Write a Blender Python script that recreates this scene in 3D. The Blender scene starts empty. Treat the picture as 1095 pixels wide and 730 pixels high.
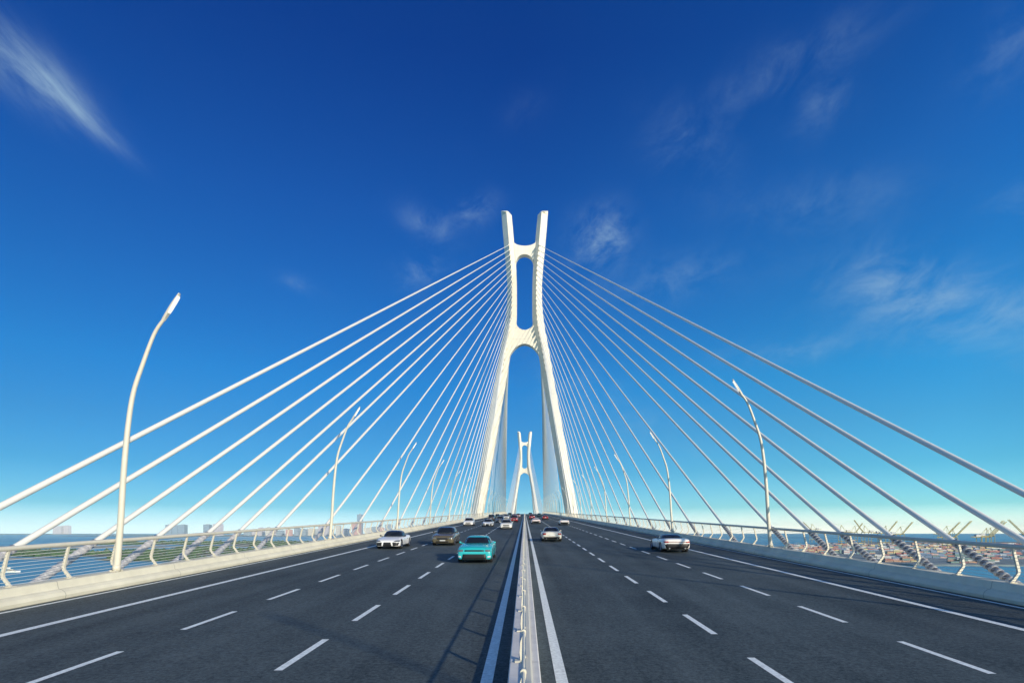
import bpy, bmesh, math, random
from mathutils import Vector, Matrix
from mathutils.bvhtree import BVHTree

random.seed(7)
S = bpy.context.scene
COL = S.collection
rad = math.radians

# ------------------------------------------------------------------ camera constants (metres)
F = 600.0                # focal length in photo pixels (1095 wide)
CX, HY = 561.0, 567.5    # vanishing column and level row
CAMZ = 2.84
SLOPE = 0.0375
SEA = -47.0
YC, YM = 400.0, 481.0    # crest curve starts, mid-span
T1, T2 = 227.0, 735.0    # towers

def zr(y):
    """road surface height along the bridge"""
    if y > YM: y = 2 * YM - y
    if y <= YC: return SLOPE * y
    return SLOPE * y - SLOPE / (2 * (YM - YC)) * (y - YC) ** 2

# ------------------------------------------------------------------ tagging helpers
def tag(o, label=None, cat=None, group=None, kind=None):
    if label: o['label'] = label
    if cat: o['category'] = cat
    if group: o['group'] = group
    if kind: o['kind'] = kind
    return o

def empty(name, loc, label, cat, group=None, rot=(0, 0, 0)):
    o = bpy.data.objects.new(name, None)
    o.empty_display_size = 0.3
    COL.objects.link(o)
    o.location = loc; o.rotation_euler = rot
    return tag(o, label, cat, group)

class MB:
    """collects shapes, builds ONE mesh object"""
    def __init__(s): s.bm = bmesh.new()
    def box(s, c, d, mi=0, rotz=0, taper=1.0):
        vs = []
        for sx in (-1, 1):
            for sy in (-1, 1):
                for sz in (-1, 1):
                    k = taper if sz > 0 else 1
                    v = Vector((sx * d[0] / 2 * k, sy * d[1] / 2 * k, sz * d[2] / 2))
                    if rotz: v = Matrix.Rotation(rotz, 3, 'Z') @ v
                    vs.append(s.bm.verts.new(v + Vector(c)))
        for q in ((0,1,3,2),(4,6,7,5),(0,4,5,1),(2,3,7,6),(0,2,6,4),(1,5,7,3)):
            f = s.bm.faces.new([vs[i] for i in q]); f.material_index = mi
        return s
    def tube(s, pts, r, n=10, smooth=True, cap=True, mi=0):
        pts = [Vector(p) for p in pts]
        rs = r if isinstance(r, (list, tuple)) else [r] * len(pts)
        rings = []
        ref = None
        for i, p in enumerate(pts):
            a = pts[max(i - 1, 0)]; b = pts[min(i + 1, len(pts) - 1)]
            t = (b - a).normalized()
            if ref is None:
                ref = Vector((0, 0, 1)) if abs(t.z) < 0.9 else Vector((0, 1, 0))
            u = t.cross(ref).normalized(); v = u.cross(t).normalized(); ref = v
            rings.append([s.bm.verts.new(p + (u * math.cos(2 * math.pi * k / n) + v * math.sin(2 * math.pi * k / n)) * rs[i]) for k in range(n)])
        for a, b in zip(rings, rings[1:]):
            for k in range(n):
                f = s.bm.faces.new([a[k], a[(k + 1) % n], b[(k + 1) % n], b[k]]); f.smooth = smooth; f.material_index = mi
        if cap:
            s.bm.faces.new(rings[0][::-1]).material_index = mi; s.bm.faces.new(rings[-1]).material_index = mi
        return s
    def beam(s, a, b, w, mi=0):
        return s.tube([a, b], w * 0.7071, n=4, smooth=False, mi=mi)
    def loft(s, rings, close=True, caps=True, smooth=False, mi=0):
        R = [[s.bm.verts.new(p) for p in r] for r in rings]
        n = len(R[0])
        for a, b in zip(R, R[1:]):
            for k in range(n if close else n - 1):
                f = s.bm.faces.new([a[k], a[(k + 1) % n], b[(k + 1) % n], b[k]]); f.smooth = smooth; f.material_index = mi
        if caps and close:
            for r in (R[0][::-1], R[-1]):
                f = s.bm.faces.new(r); f.material_index = mi
        return s
    def quad(s, pts, mi=0):
        f = s.bm.faces.new([s.bm.verts.new(p) for p in pts]); f.material_index = mi
        return s
    def build(s, name, mats, parent=None, recalc=True, loc=None):
        if recalc: bmesh.ops.recalc_face_normals(s.bm, faces=s.bm.faces)
        me = bpy.data.meshes.new(name); s.bm.to_mesh(me); s.bm.free()
        for m in (mats if isinstance(mats, (list, tuple)) else [mats]): me.materials.append(m)
        o = bpy.data.objects.new(name, me); COL.objects.link(o)
        if parent: o.parent = parent
        if loc: o.location = loc
        return o

def copy_tree(o, parent=None):
    c = o.copy(); COL.objects.link(c); c.parent = parent
    for ch in list(o.children): copy_tree(ch, c)
    return c

# ------------------------------------------------------------------ materials
def mat(name, col, rough=0.6, metal=0.0, var=0.0, scale=5.0, bump=0.0, bscale=40.0, spec=0.5, coat=0.0, var2=None, emit=None):
    m = bpy.data.materials.new(name); m.use_nodes = True
    nt = m.node_tree; b = nt.nodes['Principled BSDF']
    b.inputs['Base Color'].default_value = (*col, 1)
    b.inputs['Roughness'].default_value = rough
    b.inputs['Metallic'].default_value = metal
    b.inputs['Specular IOR Level'].default_value = spec
    b.inputs['Coat Weight'].default_value = coat
    b.inputs['Coat Roughness'].default_value = 0.05
    tc = nt.nodes.new('ShaderNodeTexCoord')
    if var > 0:
        n = nt.nodes.new('ShaderNodeTexNoise'); n.inputs['Scale'].default_value = scale
        n.inputs['Detail'].default_value = 6; n.inputs['Roughness'].default_value = 0.6
        nt.links.new(tc.outputs['Object'], n.inputs['Vector'])
        r = nt.nodes.new('ShaderNodeValToRGB')
        c2 = var2 if var2 else tuple(min(1, c * (1 + var)) for c in col)
        c1 = tuple(c * (1 - var) for c in col)
        r.color_ramp.elements[0].position = 0.3; r.color_ramp.elements[0].color = (*c1, 1)
        r.color_ramp.elements[1].position = 0.7; r.color_ramp.elements[1].color = (*c2, 1)
        nt.links.new(n.outputs['Fac'], r.inputs['Fac']); nt.links.new(r.outputs['Color'], b.inputs['Base Color'])
    if bump > 0:
        n2 = nt.nodes.new('ShaderNodeTexNoise'); n2.inputs['Scale'].default_value = bscale
        n2.inputs['Detail'].default_value = 4
        nt.links.new(tc.outputs['Object'], n2.inputs['Vector'])
        bp = nt.nodes.new('ShaderNodeBump'); bp.inputs['Strength'].default_value = bump
        bp.inputs['Distance'].default_value = 0.02
        nt.links.new(n2.outputs['Fac'], bp.inputs['Height']); nt.links.new(bp.outputs['Normal'], b.inputs['Normal'])
    if emit:
        b.inputs['Emission Color'].default_value = (*emit[0], 1); b.inputs['Emission Strength'].default_value = emit[1]
    return m

def asphalt():
    m = bpy.data.materials.new('asphalt'); m.use_nodes = True
    nt = m.node_tree; b = nt.nodes['Principled BSDF']; N = nt.nodes.new; L = nt.links.new
    tc = N('ShaderNodeTexCoord')
    mp = N('ShaderNodeMapping'); mp.inputs['Scale'].default_value = (1, 0.05, 1); L(tc.outputs['Object'], mp.inputs['Vector'])
    wear = N('ShaderNodeTexNoise'); wear.inputs['Scale'].default_value = 1.1; wear.inputs['Detail'].default_value = 5; L(mp.outputs['Vector'], wear.inputs['Vector'])
    big = N('ShaderNodeTexNoise'); big.inputs['Scale'].default_value = 0.22; big.inputs['Detail'].default_value = 8; big.inputs['Roughness'].default_value = 0.65; L(tc.outputs['Object'], big.inputs['Vector'])
    grit = N('ShaderNodeTexNoise'); grit.inputs['Scale'].default_value = 11; grit.inputs['Detail'].default_value = 6; grit.inputs['Roughness'].default_value = 0.95; L(tc.outputs['Object'], grit.inputs['Vector'])
    a = N('ShaderNodeMath'); a.operation = 'ADD'; L(wear.outputs['Fac'], a.inputs[0]); L(big.outputs['Fac'], a.inputs[1])
    a2 = N('ShaderNodeMath'); a2.operation = 'MULTIPLY_ADD'; a2.inputs[1].default_value = 0.38; L(a.outputs[0], a2.inputs[0])
    g2 = N('ShaderNodeMath'); g2.operation = 'MULTIPLY_ADD'; g2.inputs[1].default_value = 1.6; g2.inputs[2].default_value = -0.68
    L(grit.outputs['Fac'], g2.inputs[0]); L(g2.outputs[0], a2.inputs[2])
    r = N('ShaderNodeValToRGB'); L(a2.outputs[0], r.inputs['Fac'])
    r.color_ramp.elements[0].position = 0.3; r.color_ramp.elements[0].color = (0.013, 0.020, 0.022, 1)
    r.color_ramp.elements[1].position = 0.75; r.color_ramp.elements[1].color = (0.116, 0.146, 0.150, 1)
    L(r.outputs['Color'], b.inputs['Base Color'])
    b.inputs['Roughness'].default_value = 0.75; b.inputs['Specular IOR Level'].default_value = 0.28
    bp = N('ShaderNodeBump'); bp.inputs['Strength'].default_value = 0.5; bp.inputs['Distance'].default_value = 0.01
    g3 = N('ShaderNodeTexNoise'); g3.inputs['Scale'].default_value = 60; g3.inputs['Detail'].default_value = 3; L(tc.outputs['Object'], g3.inputs['Vector'])
    L(g3.outputs['Fac'], bp.inputs['Height']); L(bp.outputs['Normal'], b.inputs['Normal'])
    return m

def water():
    m = bpy.data.materials.new('sea_water'); m.use_nodes = True
    nt = m.node_tree; b = nt.nodes['Principled BSDF']; N = nt.nodes.new; L = nt.links.new
    tc = N('ShaderNodeTexCoord')
    n = N('ShaderNodeTexNoise'); n.inputs['Scale'].default_value = 0.0016; n.inputs['Detail'].default_value = 9; n.inputs['Roughness'].default_value = 0.6
    mp = N('ShaderNodeMapping'); mp.inputs['Scale'].default_value = (0.45, 1.0, 1); L(tc.outputs['Object'], mp.inputs['Vector']); L(mp.outputs['Vector'], n.inputs['Vector'])
    r = N('ShaderNodeValToRGB'); L(n.outputs['Fac'], r.inputs['Fac'])
    r.color_ramp.elements[0].position = 0.36; r.color_ramp.elements[0].color = (0.055, 0.235, 0.35, 1)
    r.color_ramp.elements[1].position = 0.64; r.color_ramp.elements[1].color = (0.13, 0.40, 0.49, 1)
    L(r.outputs['Color'], b.inputs['Base Color'])
    b.inputs['Roughness'].default_value = 0.35; b.inputs['Specular IOR Level'].default_value = 0.25; b.inputs['IOR'].default_value = 1.33
    w = N('ShaderNodeTexNoise'); w.inputs['Scale'].default_value = 0.12; w.inputs['Detail'].default_value = 8; w.inputs['Roughness'].default_value = 0.65
    L(tc.outputs['Object'], w.inputs['Vector'])
    bp = N('ShaderNodeBump'); bp.inputs['Strength'].default_value = 0.7; bp.inputs['Distance'].default_value = 1.2
    L(w.outputs['Fac'], bp.inputs['Height']); L(bp.outputs['Normal'], b.inputs['Normal'])
    return m

M = dict(
    asphalt=asphalt(), water=water(),
    paint=mat('road_paint', (0.74, 0.78, 0.75), 0.6, var=0.22, scale=14),
    concrete=mat('cream_painted_concrete', (0.72, 0.68, 0.53), 0.65, var=0.07, scale=1.3, bump=0.12, bscale=30),
    tower=mat('tower_concrete', (0.80, 0.74, 0.60), 0.6, var=0.05, scale=0.35),
    cable=mat('white_cable_sheath', (0.74, 0.73, 0.66), 0.38),
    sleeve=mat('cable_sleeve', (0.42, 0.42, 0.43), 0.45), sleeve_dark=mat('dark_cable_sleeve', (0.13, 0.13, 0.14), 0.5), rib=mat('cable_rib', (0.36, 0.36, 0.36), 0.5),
    steel=mat('cream_painted_steel', (0.61, 0.575, 0.465), 0.4, var=0.04, scale=3),
    wire=mat('steel_wire', (0.62, 0.62, 0.60), 0.4),
    lamp=mat('lamp_lens', (0.9, 0.9, 0.85), 0.3, emit=((1, 0.93, 0.75), 0.6)),
    median=mat('median_concrete', (0.66, 0.65, 0.62), 0.7, var=0.08, scale=4, bump=0.1),
    deckside=mat('deck_steel', (0.5, 0.51, 0.5), 0.6, var=0.06, scale=0.5),
    dark=mat('black_plastic', (0.012, 0.012, 0.013), 0.45),
    tyre=mat('tyre_rubber', (0.018, 0.018, 0.018), 0.8),
    rim=mat('alloy_rim', (0.35, 0.35, 0.36), 0.3, metal=0.9),
    glass=mat('car_glass', (0.012, 0.016, 0.02), 0.06, spec=0.8),
    lens=mat('headlight_lens', (0.55, 0.58, 0.6), 0.12, spec=0.8),
    dlens=mat('smoked_headlight_lens', (0.12, 0.13, 0.14), 0.12, spec=0.8),
    tailbar=mat('tail_bar_smoked', (0.30, 0.17, 0.16), 0.2),
    tail=mat('tail_light_red', (0.35, 0.02, 0.02), 0.2),
    plate=mat('plate_blank', (0.6, 0.62, 0.6), 0.5),
    marsh=mat('marsh_ground', (0.085, 0.105, 0.05), 0.9, var=0.5, scale=0.012, var2=(0.24, 0.22, 0.16)),
    veg=mat('marsh_foliage', (0.045, 0.095, 0.032), 0.9, var=0.35, scale=0.05),
    sand=mat('shore_sand', (0.32, 0.29, 0.23), 0.9, var=0.3, scale=0.01),
    quay=mat('quay_concrete', (0.17, 0.21, 0.21), 0.9, var=0.3, scale=0.01),
    crane=mat('crane_yellow_paint', (0.52, 0.43, 0.16), 0.5),
)

def joints(m, axis, pitch, dark=0.8, width=0.02, streak=True):
    nt = m.node_tree; b = nt.nodes['Principled BSDF']; N = nt.nodes.new; L = nt.links.new
    src = b.inputs['Base Color'].links[0].from_socket
    tc = N('ShaderNodeTexCoord'); sp = N('ShaderNodeSeparateXYZ'); L(tc.outputs['Object'], sp.inputs[0])
    dv = N('ShaderNodeMath'); dv.operation = 'DIVIDE'; dv.inputs[1].default_value = pitch; L(sp.outputs[axis], dv.inputs[0])
    fr = N('ShaderNodeMath'); fr.operation = 'FRACT'; L(dv.outputs[0], fr.inputs[0])
    lt = N('ShaderNodeMath'); lt.operation = 'LESS_THAN'; lt.inputs[1].default_value = width; L(fr.outputs[0], lt.inputs[0])
    mx = N('ShaderNodeMix'); mx.data_type = 'RGBA'; mx.blend_type = 'MULTIPLY'; L(lt.outputs[0], mx.inputs['Factor']); L(src, mx.inputs['A']); mx.inputs['B'].default_value = (dark, dark, dark, 1)
    mp = N('ShaderNodeMapping'); mp.inputs['Scale'].default_value = (1.6, 1.6, 0.06) if axis == 'Z' else (0.5, 0.9, 0.5); L(tc.outputs['Object'], mp.inputs[0])
    nz = N('ShaderNodeTexNoise'); nz.inputs['Scale'].default_value = 1; nz.inputs['Detail'].default_value = 6; L(mp.outputs[0], nz.inputs[0])
    rr = N('ShaderNodeMapRange'); rr.inputs['From Min'].default_value = .35; rr.inputs['From Max'].default_value = .75; rr.inputs['To Min'].default_value = 1; rr.inputs['To Max'].default_value = .86; L(nz.outputs['Fac'], rr.inputs[0])
    m2 = N('ShaderNodeMix'); m2.data_type = 'RGBA'; m2.blend_type = 'MULTIPLY'; m2.inputs['Factor'].default_value = 1; L(mx.outputs['Result'], m2.inputs['A']); L(rr.outputs[0], m2.inputs['B'])
    L(m2.outputs['Result'], b.inputs['Base Color'])
joints(M['tower'], 'Z', 4.5, 0.82, 0.03)
joints(M['concrete'], 'Y', 6.0, 0.55, 0.004)
joints(M['median'], 'Y', 4.6, 0.5, 0.005)

# ------------------------------------------------------------------ world, sun, camera
SUN_AZ = math.atan2(0.60, -0.80)      # direction to the sun in plan
SUN_EL = rad(16.5)
w = bpy.data.worlds.new('World'); S.world = w; w.use_nodes = True
def build_world():
    nt = w.node_tree; N = nt.nodes.new; L = nt.links.new
    for n in list(nt.nodes): nt.nodes.remove(n)
    out = N('ShaderNodeOutputWorld'); bg = N('ShaderNodeBackground'); L(bg.outputs[0], out.inputs[0])
    sky = N('ShaderNodeTexSky'); sky.sky_type = 'NISHITA'; sky.sun_disc = False
    sky.sun_elevation = SUN_EL; sky.sun_rotation = SUN_AZ
    sky.altitude = 0; sky.air_density = 1.0; sky.dust_density = 0.3; sky.ozone_density = 2.5
    bg.inputs['Strength'].default_value = 0.15
    tc = N('ShaderNodeTexCoord')
    nrm = N('ShaderNodeVectorMath'); nrm.operation = 'NORMALIZE'; L(tc.outputs['Generated'], nrm.inputs[0])
    sep = N('ShaderNodeSeparateXYZ'); L(nrm.outputs[0], sep.inputs[0])
    tint = N('ShaderNodeValToRGB'); L(sep.outputs['Z'], tint.inputs['Fac'])
    els = SKY_TINT
    cr = tint.color_ramp
    while len(cr.elements) < len(els): cr.elements.new(0.5)
    for e, (p, c) in zip(cr.elements, els): e.position = p; e.color = (*c, 1)
    mul = N('ShaderNodeMix'); mul.data_type = 'RGBA'; mul.blend_type = 'MULTIPLY'; mul.inputs['Factor'].default_value = 1
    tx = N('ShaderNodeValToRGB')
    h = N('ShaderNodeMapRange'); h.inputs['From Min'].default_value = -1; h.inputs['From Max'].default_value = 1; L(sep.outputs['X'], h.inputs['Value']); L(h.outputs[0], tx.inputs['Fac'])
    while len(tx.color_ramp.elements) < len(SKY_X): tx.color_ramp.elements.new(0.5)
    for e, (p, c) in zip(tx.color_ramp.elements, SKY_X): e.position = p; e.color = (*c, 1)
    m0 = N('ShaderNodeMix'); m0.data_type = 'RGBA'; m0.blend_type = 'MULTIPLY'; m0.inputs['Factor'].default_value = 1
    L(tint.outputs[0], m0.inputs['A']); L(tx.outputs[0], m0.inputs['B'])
    # unseen sky behind the camera is brightened to lift the shaded surfaces
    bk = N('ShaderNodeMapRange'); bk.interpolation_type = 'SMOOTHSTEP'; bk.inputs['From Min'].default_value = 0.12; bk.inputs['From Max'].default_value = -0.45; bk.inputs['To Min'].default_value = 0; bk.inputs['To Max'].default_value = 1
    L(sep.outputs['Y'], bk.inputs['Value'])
    m1 = N('ShaderNodeMix'); m1.data_type = 'RGBA'; L(bk.outputs[0], m1.inputs['Factor']); L(m0.outputs['Result'], m1.inputs['A']); m1.inputs['B'].default_value = (*BACK_SKY_FILL, 1)
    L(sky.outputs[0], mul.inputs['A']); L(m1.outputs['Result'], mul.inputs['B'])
    cur = mul.outputs['Result']
    # cirrus: each wisp is an ellipse of sky directions broken up by streaky noise
    def cloud_noise(ang, su, sv, lo, hi):
        mp = N('ShaderNodeMapping'); mp.vector_type = 'POINT'; mp.inputs['Rotation'].default_value = (0, rad(ang), 0)
        L(nrm.outputs[0], mp.inputs[0])
        m2 = N('ShaderNodeMapping'); m2.inputs['Scale'].default_value = (su, 3.0, sv); L(mp.outputs[0], m2.inputs[0])
        sn = N('ShaderNodeTexNoise'); sn.inputs['Scale'].default_value = 1.0; sn.inputs['Detail'].default_value = 8; sn.inputs['Roughness'].default_value = 0.66; sn.inputs['Distortion'].default_value = 0.4
        L(m2.outputs[0], sn.inputs['Vector'])
        sr = N('ShaderNodeMapRange'); sr.interpolation_type = 'SMOOTHSTEP'
        sr.inputs['From Min'].default_value = lo; sr.inputs['From Max'].default_value = hi; L(sn.outputs['Fac'], sr.inputs['Value'])
        return sr
    streak = cloud_noise(-50, 6.0, 26.0, 0.30, 0.76)
    soft = cloud_noise(15, 15.0, 21.0, 0.34, 0.80)
    total = None
    for (px, py, sa, sb, ang, amt, mode) in CLOUDS:
        c = Vector(((px - CX) / F, 1, (HY - py) / F)).normalized()
        e1 = Vector((1, 0, 0)); e1 = (e1 - c * e1.dot(c)).normalized(); e2 = c.cross(e1) * -1
        if e2.z < 0: e2 = -e2
        a = rad(ang); u = e1 * math.cos(a) + e2 * math.sin(a); v = -e1 * math.sin(a) + e2 * math.cos(a)
        acc = []
        for vec, s in ((u, sa), (v, sb)):
            d = N('ShaderNodeVectorMath'); d.operation = 'DOT_PRODUCT'; L(nrm.outputs[0], d.inputs[0]); d.inputs[1].default_value = vec / s
            q = N('ShaderNodeMath'); q.operation = 'MULTIPLY'; L(d.outputs['Value'], q.inputs[0]); L(d.outputs['Value'], q.inputs[1]); acc.append(q)
        sm = N('ShaderNodeMath'); sm.operation = 'ADD'; L(acc[0].outputs[0], sm.inputs[0]); L(acc[1].outputs[0], sm.inputs[1])
        ng = N('ShaderNodeMath'); ng.operation = 'MULTIPLY'; ng.inputs[1].default_value = -1; L(sm.outputs[0], ng.inputs[0])
        ex = N('ShaderNodeMath'); ex.operation = 'EXPONENT'; L(ng.outputs[0], ex.inputs[0])
        fr = N('ShaderNodeVectorMath'); fr.operation = 'DOT_PRODUCT'; L(nrm.outputs[0], fr.inputs[0]); fr.inputs[1].default_value = c
        gt = N('ShaderNodeMath'); gt.operation = 'GREATER_THAN'; gt.inputs[1].default_value = 0.2; L(fr.outputs['Value'], gt.inputs[0])
        m1 = N('ShaderNodeMath'); m1.operation = 'MULTIPLY'; L(ex.outputs[0], m1.inputs[0]); L(gt.outputs[0], m1.inputs[1])
        sr = streak if mode else soft
        m2 = N('ShaderNodeMath'); m2.operation = 'MULTIPLY'; L(m1.outputs[0], m2.inputs[0]); L(sr.outputs[0], m2.inputs[1])
        m3 = N('ShaderNodeMath'); m3.operation = 'MULTIPLY'; m3.inputs[1].default_value = amt * 0.82; L(m2.outputs[0], m3.inputs[0])
        if total is None: total = m3.outputs[0]
        else:
            ad = N('ShaderNodeMath'); ad.operation = 'ADD'; L(total, ad.inputs[0]); L(m3.outputs[0], ad.inputs[1]); total = ad.outputs[0]
    cl = N('ShaderNodeMath'); cl.operation = 'MINIMUM'; cl.inputs[1].default_value = 0.8; L(total, cl.inputs[0])
    mx = N('ShaderNodeMix'); mx.data_type = 'RGBA'; L(cl.outputs[0], mx.inputs['Factor']); L(cur, mx.inputs['A'])
    mx.inputs['B'].default_value = CLOUD_COL
    L(mx.outputs['Result'], bg.inputs['Color'])

SKY_TINT = [(0.0, (.72, 1.14, 1.80)), (0.012, (.50, .88, 1.42)), (0.04, (.17, .52, .87)), (0.10, (.095, .41, .69)), (0.17, (.080, .40, .68)), (0.247, (.050, .42, .76)), (0.489, (.037, .32, .80)), (0.648, (.022, .235, .74)), (1.0, (.022, .235, .72))]
SKY_X = [(0.0, (1.1, 1.3, 1.7)), (0.15, (1.0, .90, .90)), (0.5, (1.35, 1.08, 1.06)), (0.72, (2.6, 1.75, 1.42)), (0.80, (2.8, 2.05, 1.65)), (1.0, (2.4, 1.8, 1.5))]  # left end, out of view, raised bluer to tint the right parapet's shade
BACK_SKY_FILL = (1.0, 1.28, 1.45)
CLOUD_COL = (2.4, 3.6, 4.6, 1)
# px, py, half length, half width (radians), tilt, amount, streaky
CLOUDS = [(26, 72, 0.052, 0.027, -50, 0.8, 1), (75, 112, 0.040, 0.017, -50, 0.45, 1), (115, 146, 0.035, 0.009, -50, 0.25, 1),
          (1030, 330, 0.15, 0.045, -10, 0.55, 0), (955, 300, 0.06, 0.04, -20, 0.35, 0), (640, 258, 0.040, 0.034, 30, 1.1, 0), (450, 288, 0.035, 0.02, 20, 0.6, 0),
          (508, 226, 0.03, 0.018, 20, 0.55, 0), (460, 240, 0.04, 0.02, -20, 0.4, 0), (840, 72, 0.09, 0.028, 25, 0.26, 0),
          (880, 112, 0.035, 0.025, 40, 0.3, 0), (735, 160, 0.06, 0.04, -35, 0.24, 0), (560, 118, 0.03, 0.02, 20, 0.12, 0),
          (875, 215, 0.10, 0.03, 8, 0.22, 0), (850, 375, 0.09, 0.018, 5, 0.4, 0), (320, 304, 0.03, 0.01, -25, 0.3, 0),
          (720, 300, 0.09, 0.03, 10, 0.3, 0), (1090, 40, 0.06, 0.03, 60, 0.3, 0), (1085, 220, 0.03, 0.02, 0, 0.3, 0),
          (640, 430, 0.2, 0.05, -25, 0.18, 0), (400, 520, 0.4, 0.02, 0, 0.15, 0)]
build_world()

sun = bpy.data.lights.new('sun', 'SUN'); sun.energy = 4.8; sun.angle = rad(0.9); sun.color = (1.0, 0.86, 0.66)
so = bpy.data.objects.new('sun', sun); COL.objects.link(so)
d = Vector((0.60 * math.cos(SUN_EL), -0.80 * math.cos(SUN_EL), math.sin(SUN_EL)))
so.rotation_euler = d.to_track_quat('Z', 'Y').to_euler(); so.location = d * 200

cam = bpy.data.cameras.new('camera'); co = bpy.data.objects.new('camera', cam); COL.objects.link(co)
cam.sensor_width = 36; cam.lens = 36 * F / 1095
cam.shift_x = -(CX - 547.5) / 1095; cam.shift_y = (HY - 365) / 1095
cam.clip_start = 0.1; cam.clip_end = 60000
co.location = (0, 0, CAMZ); co.rotation_euler = (rad(90), 0, 0)
S.camera = co
S.view_settings.view_transform = 'Standard'; S.view_settings.look = 'None'
S.view_settings.exposure = 0.0; S.view_settings.gamma = 1

# ------------------------------------------------------------------ swept bridge pieces
def stations(y0, y1, step=10.0):
    n = max(1, int(round((y1 - y0) / step)))
    return [y0 + (y1 - y0) * i / n for i in range(n + 1)]

def sweep(profile, y0, y1, smooth=False, step=10.0, mb=None):
    mb = mb or MB()
    rings = [[(x, y, zr(y) + z) for x, z in profile] for y in stations(y0, y1, step)]
    return mb.loft(rings, smooth=smooth)

def strip(x0, x1, z, y0, y1, mb, step=10.0):
    ys = stations(y0, y1, step)
    for a, b in zip(ys, ys[1:]):
        mb.quad([(x0, a, zr(a) + z), (x1, a, zr(a) + z), (x1, b, zr(b) + z), (x0, b, zr(b) + z)])

Y0, Y1 = -160.0, 960.0
tag(sweep([(-17.4, -0.5), (-15.6, -0.08), (15.6, -0.08), (17.4, -0.5), (17.4, -1.0), (12.5, -3.2), (-12.5, -3.2), (-17.4, -1.0)], Y0, Y1).build('bridge_deck', M['deckside']), kind='structure')
mb = MB(); strip(-14.78, 14.78, 0, Y0, Y1, mb); tag(mb.build('road', M['asphalt']), kind='structure')
mk = MB()
for x, wd in ((-0.63, 0.2), (0.62, 0.2), (-11.85, 0.24), (11.85, 0.24), (-14.42, 0.15), (14.42, 0.15)):
    strip(x - wd / 2, x + wd / 2, 0.004, Y0, Y1, mk)
for x, ph in ((-4.37, 9.94), (-8.12, 8.88), (4.35, 8.40), (8.12, 9.74)):
    y = ph - 4.45 * 30
    while y < 620:
        strip(x - 0.075, x + 0.075, 0.004, y, y + 2.4, mk, 5)
        y += 4.45
tag(mk.build('road_markings', M['paint']), kind='structure')

# parapets (kerb roll + sloping face) and the railings on them
def parapet(s):
    prof = [(14.80, -0.06), (14.74, 0.02), (14.72, 0.12), (14.76, 0.22), (14.86, 0.29), (14.95, 0.31), (14.97, 0.34), (15.01, 0.545), (15.04, 0.56), (15.5, 0.56), (15.55, 0.5), (15.55, -0.06)]
    side = 'left' if s < 0 else 'right'
    o = sweep([(s * x, z) for x, z in prof], Y0, 900).build('parapet', M['concrete'])
    for f in o.data.polygons: f.use_smooth = False
    look = 'cream sunlit' if s < 0 else 'shaded bluish'
    tag(o, f'{look} concrete parapet with rounded kerb along the {side} road edge', 'parapet', 'bridge parapets')
    return o
parapet(-1); parapet(1)

POST = [(15.20, 0.56), (15.24, 0.62), (15.44, 0.88), (15.455, 0.94), (15.27, 1.62), (15.25, 1.69)]
def post_mb(mb, s, y):
    z0 = zr(y)
    h, t = 0.045, 0.034
    pr = [(15.16, 0.561), (15.395, 0.86), (15.405, 0.93), (15.23, 1.66)]
    po = [(15.28, 0.561), (15.475, 0.84), (15.49, 0.95), (15.30, 1.66)]
    poly = pr + po[::-1]
    a = [(s * x, y - t, z0 + z) for x, z in poly]; b = [(s * x, y + t, z0 + z) for x, z in poly]
    # split into quads along its length so the bend stays clean
    for i in range(3):
        mb.loft([[(s * pr[i][0], yy, z0 + pr[i][1]), (s * po[i][0], yy, z0 + po[i][1]), (s * po[i + 1][0], yy, z0 + po[i + 1][1]), (s * pr[i + 1][0], yy, z0 + pr[i + 1][1])] for yy in (y - t, y + t)])
    mb.box((s * 15.22, y, z0 + 0.575), (0.22, 0.2, 0.024))
    return mb

def railing(s):
    side = 'left' if s < 0 else 'right'
    root = empty('bridge_railing', (s * 15.25, 0, 0.56), f'{"cream" if s < 0 else "grey-blue shaded"} metal railing with bent posts and wires on the {side} parapet', 'railing', 'bridge railings')
    loc = Vector(root.location)
    def fin(mb, name, m, **k):
        o = mb.build(name, m, root); o.data.transform(Matrix.Translation(-loc)); return o
    ys = [-60 + 0.0] + stations(-50, 900, 10)
    hr = MB(); hr.tube([(s * 15.25, y, zr(y) + 1.70) for y in stations(-60, 900, 10)], 0.075, n=14); fin(hr, 'handrail', M['steel'])
    path = [(15.22, 0.62), (15.30, 0.70), (15.385, 0.80), (15.445, 0.905), (15.42, 1.02), (15.395, 1.13), (15.37, 1.24), (15.34, 1.35), (15.31, 1.46), (15.29, 1.56)]
    for x, z in path:
        wmb = MB(); wmb.tube([(s * x, y, zr(y) + z) for y in stations(-60, 900, 20)], 0.0085, n=6); fin(wmb, 'wire', M['wire'])
    ph = 23.2 if s < 0 else 21.95
    pts = [ph + 2.2 * k for k in range(-36, 300) if ph + 2.2 * k < 500]
    pts.sort(key=lambda y: abs(y - 12) if y > 12 else 400 + (12 - y))
    for y in pts[:99]: fin(post_mb(MB(), s, y), 'post', M['steel'])
    far = MB()
    for y in pts[99:]: post_mb(far, s, y)
    o = fin(far, 'post', M['steel']); o['kind'] = 'stuff'
railing(-1); railing(1)

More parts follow.
